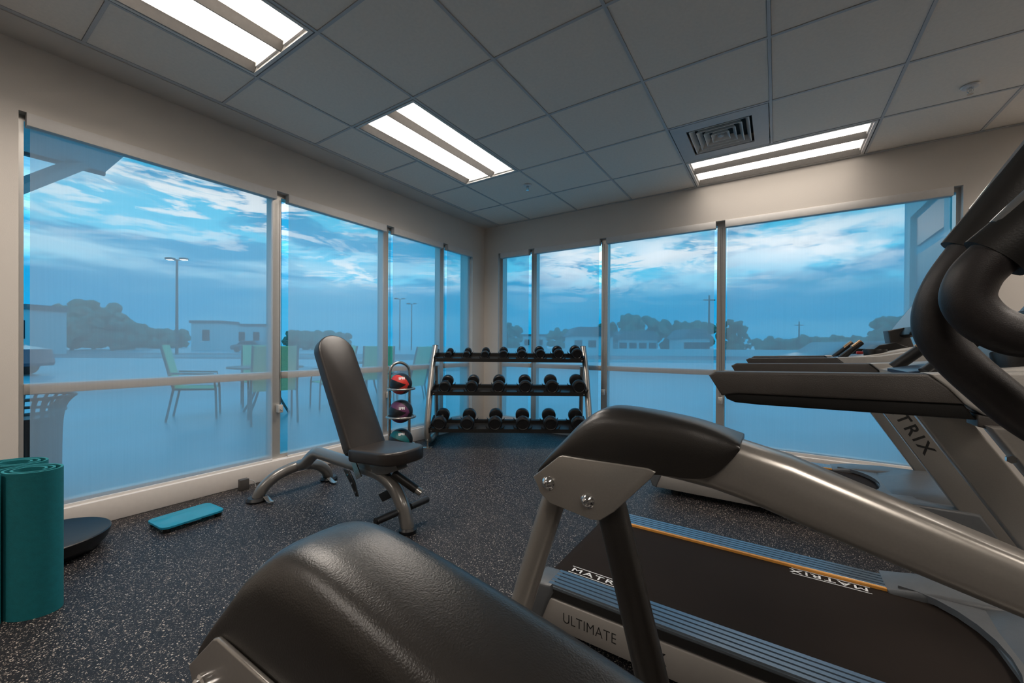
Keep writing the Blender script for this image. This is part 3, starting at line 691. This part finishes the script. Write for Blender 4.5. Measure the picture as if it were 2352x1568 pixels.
# ------------------------------------------------------------------ dumbbell rack (turned across the corner)
RU = Vector((math.cos(YAW), -math.sin(YAW), 0)); RV = Vector((math.sin(YAW), math.cos(YAW), 0))
rz = math.atan2(RU.y, RU.x)
def RP(r, fw, z): return RU*r + RV*fw + Vector((0, 0, z))
RO = RP(-.03, 3.93, 0)
rk = empty('dumbbell_rack', RO, rz, label='three-tier dumbbell rack with grey tube uprights and black trays across the corner', cat='dumbbell rack')
HWD = .80
for s in (-1, 1):
    m = MB(); m.tube([(s*HWD*.99, .37, 1.005), (s*HWD, .26, .80), (s*HWD, .145, .56), (s*HWD, .06, .36), (s*HWD, .015, .22), (s*HWD, .03, .11), (s*HWD, .12, .055), (s*HWD, .28, .05), (s*HWD, .46, .05)], .031, n=24)
    u = m.build('upright', graphite if False else silver, rk)
    m = MB(); m.cyl((s*HWD*.99, .37, 1.004), (s*HWD*.99, .372, 1.010), .0315); m.build('end_plug', blk, u)
    m = MB(); m.cyl((s*HWD, .03, .12), (s*HWD, .03, 0), .011); m.box(s*HWD-.045, s*HWD+.045, -.01, .07, 0, .008, bev=.002); m.build('floor_plate', steel_tube, u)
    m = MB(); m.cyl((s*(HWD-.03), .36, .05), (s*(HWD-.03), .30, .80), .022); m.build('rear_brace', silver, rk)
TIERS = [(.20, .845, .06, 8, .192, -.665), (.07, .515, .055, 6, .2695, -.672), (-.03, .165, .05, 6, .272, -.705)]
for ti, (v0, z0, tl, n, sp, r0) in enumerate(TIERS):
    d = .24; dz = .055
    m = MB()
    # two rails front and back on end brackets
    m.prism([(v0, z0), (v0+.035, z0+.008), (v0+.035, z0+.045), (v0, z0+.037)], -HWD+.03, HWD-.03, 'x')
    m.prism([(v0+d-.035, z0+dz-.008), (v0+d, z0+dz), (v0+d, z0+dz+.037), (v0+d-.035, z0+dz+.030)], -HWD+.03, HWD-.03, 'x')
    tr = m.build('shelf_tray', blk, rk, smooth=False)
    m = MB(); m.prism([(v0+.035, z0+.012), (v0+d-.035, z0+dz-.004), (v0+d-.035, z0+dz), (v0+.035, z0+.017)], -HWD+.03, HWD-.03, 'x'); m.build('tray_floor', blk, tr, smooth=False)
    for s in (-1, 1):
        m = MB(); m.prism([(v0-.01, z0-.005), (v0+d+.01, z0+dz-.005), (v0+d+.02, z0+dz+.07), (v0+d-.01, z0+dz+.075), (v0-.015, z0+.05)], s*(HWD-.035), s*(HWD-.024), 'x'); br = m.build('end_bracket', blk, rk, smooth=False)
        m = MB(); [m.cyl((s*(HWD-.05), v0+a, z0+.02+a*.2), (s*(HWD-.05), v0+a-.012, z0+.02+a*.2), .007, n=12) for a in (-.004,)]; m.build('bolt', chrome, br)
    # saddles: a pair of dark wedges for each dumbbell
    rad0, rad1 = ((.036, .058), (.060, .070), (.068, .072))[ti]
    for k in range(n):
        cx = r0 + k*sp + .03; rr = rad0 + (rad1-rad0)*k/(n-1)
        for vv, zz in ((v0+.006, z0+.035), (v0+d-.03, z0+dz+.028)):
            q_ = rr*.25
            m = MB(); m.prism([(cx-rr*1.35, zz+.030), (cx-rr*1.1, zz+.010), (cx-q_, zz-.004), (cx+q_, zz-.004), (cx+rr*1.1, zz+.010), (cx+rr*1.35, zz+.030), (cx+rr*1.15, zz-.006), (cx+q_, zz-.016), (cx-q_, zz-.016), (cx-rr*1.15, zz-.006)], vv, vv+.028, 'y')
            m.build('saddle', blk, rk, smooth=False)
        # the dumbbell itself
        L2 = (.075, .10, .105)[ti]; vc = v0 + d*.5; zc = z0 + (dz*.5 + .032) + rr*.80
        tl_ = math.atan2(dz, d)
        ordn = ['first', 'second', 'third', 'fourth', 'fifth', 'sixth', 'seventh', 'eighth'][k]
        tier = ['top', 'middle', 'bottom'][ti]
        size = ['small', 'medium', 'large'][ti]
        lb = '%s black rubber dumbbell, %s from the left on the %s tier of the rack' % (size, ordn, tier)
        P0 = RO + RU*cx + RV*vc + Vector((0, 0, zc))
        o = empty('dumbbell', P0, rz, label=lb, cat='dumbbell', group='round rubber dumbbells on the rack')
        R = Matrix.Rotation(tl_, 4, 'X')
        m = MB(); m.tube([(0, -L2*.7, 0), (0, -L2*.3, 0), (0, 0, 0), (0, L2*.3, 0), (0, L2*.7, 0)], [.011, .014, .0165, .014, .011], n=16); m.build('handle', steel_tube, o, M=R)
        for s in (-1, 1):
            hl = (.045, .060, .068)[ti]
            y0 = s*(L2-hl*.5)
            m = MB(); m.lathe([(0, 0), (rr*.80, 0), (rr*.97, .008), (rr, hl*.3), (rr, hl*.75), (rr*.93, hl*.92), (rr*.78, hl), (rr*.70, hl-.004), (0, hl-.004)], n=32, M=Matrix.Rotation(-s*PI/2, 4, 'X'))
            m.build('weight_head', rubber, o, M=R @ Matrix.Translation((0, y0, 0)))

# ------------------------------------------------------------------ medicine balls and stand
def rp(px, fw, z): return RP((px-1176)/F*fw, fw, z)
st = empty('ball_stand', RP(-1.02, 3.74, 0), rz, label='grey tube medicine ball stand with arched top and three ring holders', cat='ball stand')
m = MB(); m.tube([(-.115, -.02, .02), (-.115, -.02, .40), (-.115, -.02, .70), (-.108, -.01, .80), (-.07, .02, .845), (-.02, .06, .845), (.025, .10, .80), (.035, .11, .70), (.035, .11, .40), (.035, .11, .02)], .014, n=16); m.build('arch_tube', steel_tube, st)
m = MB(); m.tube([(-.16, .0, .02), (-.115, -.02, .02), (.035, .11, .02), (.16, .02, .02), (.17, -.12, .02)], .014, n=12, smooth=False); m.cyl((.17, -.12, 0), (.17, -.12, .03), .022); m.build('base_tube', steel_tube, st)
BALLS = [(.658, .099, red_m, 'red and black rubber medicine ball in the top ring of the stand', 'SPRI', 25, .6), (.405, .107, purple_m, 'plum and black rubber medicine ball in the middle ring of the stand', 'SPRI', 20, .35), (.140, .107, teal_r, 'teal and black rubber medicine ball at the bottom of the stand', 'SPRI', 30, .75)]
for k, (z, r, cm, lb, tx, rl, tz) in enumerate(BALLS):
    zr = z - r*.45; m = MB(); R0 = r*.93+.014; cy = -.05
    pts = [(-.115, -.02, zr)] + [(R0*math.cos(t)*1.12, cy + R0*math.sin(t), zr) for t in [math.radians(200 + i*15) for i in range(0, 17)]]
    m.tube(pts, .0105, n=12, sub=3); m.build('ring_holder', steel_tube, st)
    bc = RP(-1.02, 3.74, 0) + RU*0.0 + RV*cy + Vector((0, 0, z))
    o = empty('medicine_ball', bc, rz, label=lb, cat='medicine ball', group='medicine balls on the stand')
    m = MB(); m.sph((0, 0, 0), r, n=40); m.build('ball', rubber, o)
    # coloured petal panels lying on the surface
    m = MB()
    for ang in (rl, rl+180):
        for j in range(16):
            t0, t1 = j/16, (j+1)/16
            def pt(t, w_):
                lon = math.radians(-160 + 140*t); lat = math.radians(w_*19*math.sin(PI*t)**.8)
                v = Vector((math.cos(lat)*math.cos(lon), math.cos(lat)*math.sin(lon), math.sin(lat)))*(r+.0012)
                v = Matrix.Rotation(math.radians(22 if ang < 180 else -30), 3, 'Y') @ v
                v = Matrix.Rotation(math.radians(-36 if ang < 180 else 44), 3, 'X') @ v
                return v
            for q in range(6):
                a_, b_ = -1+q/3, -1+(q+1)/3
                m.quad(pt(t0, a_), pt(t1, a_), pt(t1, b_), pt(t0, b_))
    bmesh.ops.remove_doubles(m.bm, verts=m.bm.verts[:], dist=1e-5)
    m.build('colour_panel', cm, o)
    dirv = Vector((.35, -.80, tz*.9)).normalized(); ex = Vector((.85, .40, .0)); ex = (ex-dirv*ex.dot(dirv)).normalized(); ey = dirv.cross(ex)
    text('lettering', tx, white_ink, o, frame_M(dirv*(r+.0015) - ex*.034 - ey*.006, ex, ey), .030, 1.0, .0006, .0006)

# ------------------------------------------------------------------ mats, balance trainer, glass scale
def rolled(loc, label, a=.105, bb=.062, rz_=0, turns=2.7):
    o = empty('exercise_mat', loc, rz_, label=label, cat='exercise mat', group='rolled teal exercise mats')
    n = 150; th = .0075; inn, out = [], []
    for i in range(n+1):
        t = i/n; ang = t*turns*2*PI; k = .42+.58*t
        x, y = a*k*math.cos(ang), bb*k*math.sin(ang)
        inn.append((x*(1-th/(a*k)), y*(1-th/(bb*k)))); out.append((x, y))
    b_ = MB(); H = .54
    A = [b_.bm.verts.new((x, y, 0)) for x, y in inn]; A2 = [b_.bm.verts.new((x, y, H)) for x, y in inn]
    O = [b_.bm.verts.new((x, y, 0)) for x, y in out]; O2 = [b_.bm.verts.new((x, y, H)) for x, y in out]
    for i in range(n):
        b_.bm.faces.new((A[i+1], A[i], A2[i], A2[i+1])); b_.bm.faces.new((O[i], O[i+1], O2[i+1], O2[i])); b_.bm.faces.new((A2[i], O2[i], O2[i+1], A2[i+1])); b_.bm.faces.new((A[i], A[i+1], O[i+1], O[i]))
    b_.bm.faces.new((A[0], O[0], O2[0], A2[0])); b_.bm.faces.new((O[n], A[n], A2[n], O2[n]))
    b_.build('mat_roll', teal, o, angle=40); return o
rolled((-2.352, .262, 0), 'rolled teal exercise mat standing on end, nearest the photo\'s left edge in front', .108, .078, math.radians(38))
rolled((-2.535, .245, 0), 'rolled teal exercise mat standing behind the other, half cut by the left edge', .110, .078, math.radians(40))
o = empty('balance_trainer', (-2.90, .365, 0), label='round black balance trainer lying on the floor behind the teal mats', cat='balance trainer')
m = MB(); m.lathe([(0, .0), (.14, .0), (.185, .012), (.213, .045), (.224, .078), (.226, .090), (.221, .094), (.212, .091), (.15, .076), (.06, .072), (.0, .071)], n=64); m.build('platform', rubber, o, angle=50)
m = MB(); m.lathe([(0, .072), (.014, .072), (.018, .0725), (.018, .076), (.012, .077), (0, .076)]); m.build('plug', blk, o)
o = empty('bathroom_scale', (-2.822, .893, 0), math.radians(4), label='clear glass bathroom scale, sky reflection painted in as blue, on small black feet by the left window', cat='scale')
def rrect(w, h, r, n=6):
    return [(cx+r*math.cos(math.radians(a0+90*i/n)), cy+r*math.sin(math.radians(a0+90*i/n))) for cx, cy, a0 in ((w-r, h-r, 0), (-w+r, h-r, 90), (-w+r, -h+r, 180), (w-r, -h+r, 270)) for i in range(n+1)]
m = MB(); m.prism(rrect(.105, .150, .035), .024, .034, 'z'); m.build('glass_plate', scale_glass, o, smooth=False)
for sx_ in (-1, 1):
    for sy_ in (-1, 1):
        m = MB(); m.lathe([(0, 0), (.017, 0), (.019, .006), (.016, .024), (0, .024)], (sx_*.078, sy_*.122, 0)); m.build('foot', blk, o)
m = MB(); m.box(-.012, .088, -.035, .035, .013, .024, bev=.003); m.build('display_housing', mat('pale_blue_plastic', (.35, .6, .7), .3), o)
# power outlet box at the window sill
o = empty('floor_outlet_box', (XA+.075, 1.30, 0), label='small grey outlet box with cable behind the rear foot of the weight bench', cat='outlet box')
MB().box(-.02, .02, -.028, .028, 0, .075, bev=.003).build('box', greyp, o)
MB().tube([(.0, .028, .055), (.02, .055, .05), (.03, .065, .006)], .004, n=8).build('cable', alu, o)

# ------------------------------------------------------------------ outside
GZ = -.06
pave_m = mat('pavement', (.40, .42, .44), .35, bump=.2, bscale=30, noise_amt=.12, nscale=1.2)
def ptex():
    m = pave_m; return m
struct(MB().box(-160, 160, YB+.3, 260, GZ-.3, GZ).build('ground', pave_m, smooth=False))
struct(MB().box(-160, XA-.25, -120, YB+.3, GZ-.3, GZ).build('ground', pave_m, smooth=False))
green_sling = mat('lime_sling_fabric', (.72, .76, .36), .7); dk = mat('dark_bronze_frame', (.11, .10, .09), .5)
tree_m = mat('dark_foliage', (.19, .23, .16), .9, noise_amt=.4, nscale=3); bark = mat('bark', (.14, .12, .10), .9)
stucco = mat('pale_stucco', (.68, .68, .68), .8); roof_m = mat('grey_roof', (.18, .18, .19), .8); dwin = mat('dark_window', (.03, .04, .05), .2)
def P(px, fw, z=GZ): r = (px-1176)/F*fw; q = RP(r, fw, z); return q
def chair(loc, rz_, label):
    o = empty('patio_chair', loc, rz_, label=label, cat='chair', group='lime sling chairs on the patio')
    m = MB(); m.prism([(-.24, .44), (.20, .42), (.22, .43), (-.22, .455)], -.25, .25, 'y'); m.prism([(-.24, .44), (-.22, .455), (-.36, 1.05), (-.38, 1.045)], -.25, .25, 'y'); m.build('sling', green_sling, o, smooth=False)
    for s in (-1, 1):
        m = MB(); m.tube([(.24, s*.27, 0), (.23, s*.27, .42), (.20, s*.28, .64), (-.26, s*.28, .66)], .014, n=8, smooth=False); m.tube([(-.32, s*.27, 0), (-.24, s*.27, .44), (-.38, s*.26, 1.05)], .014, n=8, smooth=False); m.tube([(.23, s*.27, .42), (-.24, s*.27, .44)], .014, n=8, smooth=False)
        m.build('side_frame', dk, o)
    return o
def table(loc, label):
    o = empty('patio_table', loc, 0, label=label, cat='table', group='round patio tables')
    MB().cyl((0, 0, .70), (0, 0, .725), .52, n=40).build('tabletop', dk, o)
    for k in range(4):
        a = k*PI/2+.5; MB().tube([(.12*math.cos(a), .12*math.sin(a), .70), (.20*math.cos(a), .20*math.sin(a), .3), (.38*math.cos(a), .38*math.sin(a), 0)], .018, n=8).build('leg', dk, o)
t1 = P(612, 6.3); table(t1, 'dark round patio table outside the widest left window')
for a, lb, d in ((250, 'lime patio chair seen side-on, leftmost outside the left window', .85), (345, 'lime patio chair with its back to the window, in front of the round table', .85), (165, 'tall-backed lime patio chair behind the table, left one', .95), (80, 'tall-backed lime patio chair behind the table, right one, by the mullion', .95)):
    a = math.radians(a-5); chair((t1.x+d*math.cos(a), t1.y+d*math.sin(a), GZ), a+PI, lb)
t2 = P(850, 8.3); table(t2, 'dark round patio table outside, behind the weight bench')
for a, lb in ((330, 'lime patio chair outside just right of the first left-wall mullion'), (30, 'lime patio chair hidden partly by the bench backrest'), (170, 'lime patio chair beyond the second patio table')):
    a = math.radians(a); chair((t2.x+.9*math.cos(a), t2.y+.9*math.sin(a), GZ), a+PI, lb)
chair(P(925, 6.2), math.radians(200), 'lime patio chair outside behind the medicine ball stand')
# litter bin
o = empty('litter_bin', P(38, 2.75), label='dark slatted litter bin outside the left end of the left window', cat='litter bin')
m = MB()
for k in range(28):
    a = 2*PI*k/28; m.tube([(.20*math.cos(a), .20*math.sin(a), 0), (.21*math.cos(a), .21*math.sin(a), .55), (.27*math.cos(a), .27*math.sin(a), .70)], .009, n=6)
m.build('slat_basket', dk, o)
for z, r in ((.70, .275), (.60, .225), (.05, .205)): MB().tube([(r*math.cos(t), r*math.sin(t), z) for t in [i*PI/12 for i in range(25)]], .011, n=8, sub=2, caps=False).build('hoop', dk, o)
MB().cyl((0, 0, .02), (0, 0, .56), .185, n=28).build('liner', blk, o)
# canopy
o = empty('entrance_canopy', (XA-.2, -1.0, 2.45), label='flat entrance canopy with diagonal strut outside the top left of the window', cat='canopy')
MB().box(-1.36, 0, -2.0, 1.93, 0, .12, bev=.01).build('canopy_slab', stucco, o)
MB().box(-1.40, -1.36, -2.0, 1.93, -.02, .16).build('fascia', roof_m, o)
m = MB(); m.tube([(-1.30, 1.80, .03), (-1.30, 1.3, -.44), (-1.30, .9, -.82)], .05, n=4, smooth=False); m.build('strut', stucco, o)
MB().cyl((-1.30, .9, -.80), (-1.30, .9, -2.51), .05).build('post', stucco, o)
# street lamps
glow = mat('lamp_glow', (.8, .8, .8), .5, emit=(1, .93, .8), estr=6)
def lamp(px, fw, h, lb, lit=True, heads=2):
    o = empty('street_lamp', P(px, fw), rz, label=lb, cat='street lamp')
    MB().cyl((0, 0, 0), (0, 0, h), .13, .09, n=12).build('pole', dk, o)
    for s in ((-1, 1) if heads == 2 else (1,)):
        MB().tube([(0, 0, h-.1), (s*.45, 0, h)], .05, n=6, smooth=False).build('bracket_arm', dk, o)
        MB().box(s*.35, s*.95, -.22, .22, h-.02, h+.14, bev=.03).build('lamp_head', dk, o)
        if lit: MB().box(s*.40, s*.90, -.18, .18, h-.05, h-.02).build('lens', glow, o)
lamp(406, 38, 9.0, 'tall lit double-headed street lamp outside the widest left window')
lamp(918, 75, 9.6, 'thin twin-headed lamp pole outside the third left window, left one', False)
lamp(945, 82, 9.4, 'thin twin-headed lamp pole outside the third left window, right one', False)
def pole(px, fw, h, lb):
    o = empty('utility_pole', P(px, fw), rz, label=lb, cat='utility pole')
    MB().cyl((0, 0, 0), (0, 0, h), .16, .11, n=10).build('pole', bark, o); MB().box(-.9, .9, -.06, .06, h-.8, h-.65).build('crossarm', bark, o)
pole(1628, 62, 9.0, 'wooden utility pole left of the widest front window'); pole(1335, 90, 5.4, 'short utility pole seen above the dumbbell rack'); pole(1835, 80, 6.2, 'distant utility pole above the treadmill handrails')
# trees
def tree(px, fw, h, wd, lb, seed):
    random.seed(seed); o = empty('tree', P(px, fw), label=lb, cat='tree', group='trees beyond the car park')
    MB().tube([(0, 0, 0), (.05*h, 0, h*.25), (0, .02*h, h*.5)], [h*.035, h*.028, h*.015], n=8).build('trunk', bark, o)
    m = MB()
    for k in range(70):
        a = random.uniform(0, 2*PI); q = random.random()**.5; zz = random.uniform(.12, .90)
        ww = wd*.5*math.sqrt(max(.05, 1-((zz-.5)/.5)**2))
        m.ico((q*ww*math.cos(a), q*ww*math.sin(a), h*zz), wd*random.uniform(.055, .12), 2, .28)
    m.build('crown', tree_m, o, smooth=False)
tr = [(118, 46, 4.9, 4.4), (165, 54, 6.1, 6), (215, 64, 7.9, 8), (258, 52, 5.6, 5.6), (295, 62, 4.2, 6), (345, 78, 3.6, 7), (380, 92, 4.0, 9),
      (1392, 82, 6.2, 5), (1465, 76, 7.2, 9), (1540, 82, 6.4, 8), (1597, 72, 5.8, 7), (1675, 56, 5.2, 4), (1700, 66, 3.3, 3), (2045, 56, 5.6, 5.5), (2088, 66, 7.2, 6), (1165, 70, 5.2, 5), (1290, 82, 4.8, 6), (1860, 90, 3.3, 9), (1770, 100, 3.2, 8), (1950, 102, 3.7, 10), (700, 75, 3.4, 7), (765, 88, 3.5, 8)]
where = ['leftmost dim tree beyond the car park', 'second dim tree from the left beyond the car park', 'tall rounded tree at the peak of the left tree line', 'rounded tree just right of the tallest one in the left tree line', 'low tree at the right end of the left tree line', 'low bush left of the lit street lamp', 'low bush just beside the base of the lit street lamp',
         'dark tree behind the mullion left of the third front window', 'broad rounded tree in the third front window, left', 'rounded tree in the third front window, middle', 'rounded tree in the third front window, right', 'tree just right of the mullion beside the widest front window', 'small bush right of the mullion beside the widest front window', 'tree above the far treadmill console', 'tallest tree at the right edge of the widest front window', 'tree behind the right side of the corner column', 'tree above the right part of the dumbbell rack', 'low distant tree line clump in the middle of the widest front window', 'low distant tree clump left of the middle in the widest front window', 'low distant tree clump right of the middle in the widest front window', 'low tree left of the bench backrest', 'low tree behind the bench backrest']
for i, ((px, fw, h, wd), lb) in enumerate(zip(tr, where)): tree(px, fw, h, wd, lb, 100+i)
# buildings
def house(px, fw, w_, h, d, lb, gable=True, wins=3, wm=stucco):
    o = empty('house' if gable else 'shop_building', P(px, fw), rz, label=lb, cat='house' if gable else 'building')
    MB().box(-w_/2, w_/2, 0, d, 0, h).build('walls', wm, o, smooth=False)
    if gable: MB().prism([(-w_/2-.4, h), (w_/2+.4, h), (w_/2-.8, h+1.3), (-w_/2+.8, h+1.3)], -.4, d+.4, 'y').build('roof', roof_m, o, smooth=False)
    else: MB().box(-w_/2-.2, w_/2+.2, -.2, d, h, h+.4).build('parapet', roof_m, o, smooth=False)
    for k in range(wins):
        x = -w_/2 + w_*(k+.5)/wins; MB().box(x-.55, x+.55, -.06, .0, h*.35, h*.75).build('window', dwin, o, smooth=False)
house(1360, 58, 6, 2.5, 7, 'pale low house seen above the right end of the dumbbell rack')
house(1465, 61, 6, 2.1, 6, 'pale low house with dark windows in the third front window', wins=4)
house(1600, 55, 3.6, 2.2, 5, 'small pale house by the utility pole')
house(473, 62, 4.6, 4.2, 4, 'blue-lit shop building right of the street lamp', gable=False, wins=1)
house(572, 72, 5.2, 4.2, 4, 'pale shop building with a sign, beside the first mullion', gable=False, wins=2)
house(22, 34, 3, 3.9, 3, 'pale building at the far left behind the window edge', gable=False, wins=2)
house(1210, 90, 9, 3.2, 8, 'distant low building just right of the corner column', gable=False, wins=3)
# low walls, kerbs
def wallrun(p0, p1, h, t, lb, m_=stucco, name='low_wall', cat='wall', z=GZ):
    a, c = Vector(p0), Vector(p1); d = (c-a); ang = math.atan2(d.y, d.x)
    o = MB().box(0, d.length, -t/2, t/2, 0, h).build(name, m_, smooth=False); o.location = (a.x, a.y, z); o.rotation_euler = (0, 0, ang); tag(o, lb, cat); return o
wallrun(P(1130, 46), P(2200, 46), .75, .3, 'long pale garden wall beyond the road outside the front windows')
wallrun(P(1130, 27), P(2300, 27), .14, .3, 'pale kerb across the road outside the front windows', name='kerb', cat='kerb')
wallrun(P(330, 30), P(900, 34), .16, .3, 'pale kerb beyond the patio outside the left windows', name='kerb', cat='kerb')
wallrun(P(660, 17), P(1080, 17), .14, .3, 'thin pale kerb line beyond the second patio table', name='kerb', cat='kerb')
road_m = mat('asphalt', (.12, .13, .15), .5, noise_amt=.1, nscale=2)
o = MB().box(-60, 40, 0, 16, 0, .01).build('road', road_m, smooth=False); q = RP(0, 28, GZ); o.location = q; o.rotation_euler = (0, 0, rz); struct(o)
# cars
def car(loc, ang, body, lb):
    o = empty('car', loc, ang, label=lb, cat='car')
    MB().prism([(-2.2, .35), (-2.2, .85), (-1.5, .98), (-.9, 1.42), (.7, 1.45), (1.35, .98), (2.15, .85), (2.25, .4), (2.2, .3), (-2.1, .3)], -.88, .88, 'y', bev=.06).build('body', body, o)
    for s in (-1, 1): MB().prism([(-1.25, .98), (-.82, 1.34), (.62, 1.36), (1.12, .98)], s*.875, s*.895, 'y').build('side_window', dwin, o, smooth=False)
    for x in (-1.4, 1.4):
        for s in (-1, 1): MB().cyl((x, s*.70, .33), (x, s*.90, .33), .33, n=24).build('wheel', blk, o)
    return o
car(P(-120, 12.5), rz+.1, mat('dark_blue_paint', (.02, .04, .08), .25, coat=.5), 'dark car parked outside at the far left window edge')
cr = car(P(1960, 14.5), rz, mat('red_brown_paint', (.22, .06, .06), .3, coat=.5), 'reddish car outside, roof line above the treadmill handrails'); cr.scale = (1, 1, .9)
car(P(580, 50), rz, mat('grey_paint', (.15, .16, .17), .3), 'grey car parked by the shop building with a sign')

# the building's own wing beyond the right end of the front window
o = empty('building_wing', (1.30, 4.45, GZ), label='pale building wing with a framed glass door, at the widest front window\'s right edge', cat='building')
MB().box(0, .25, 0, 2.30, 0, 3.6).build('wing_wall', stucco, o, smooth=False)
m = MB(); m.box(-.05, 0, .55, .70, 0, 2.75); m.box(-.05, 0, 1.80, 1.95, 0, 2.75); m.box(-.05, 0, .70, 1.80, 2.55, 2.75); m.build('door_frame', sill_m, o, smooth=False)
m = MB(); m.box(-.02, 0, .80, 1.70, .15, 2.1); m.box(-.02, 0, .80, 1.70, 2.2, 2.5); m.build('glass', dwin, o, smooth=False)
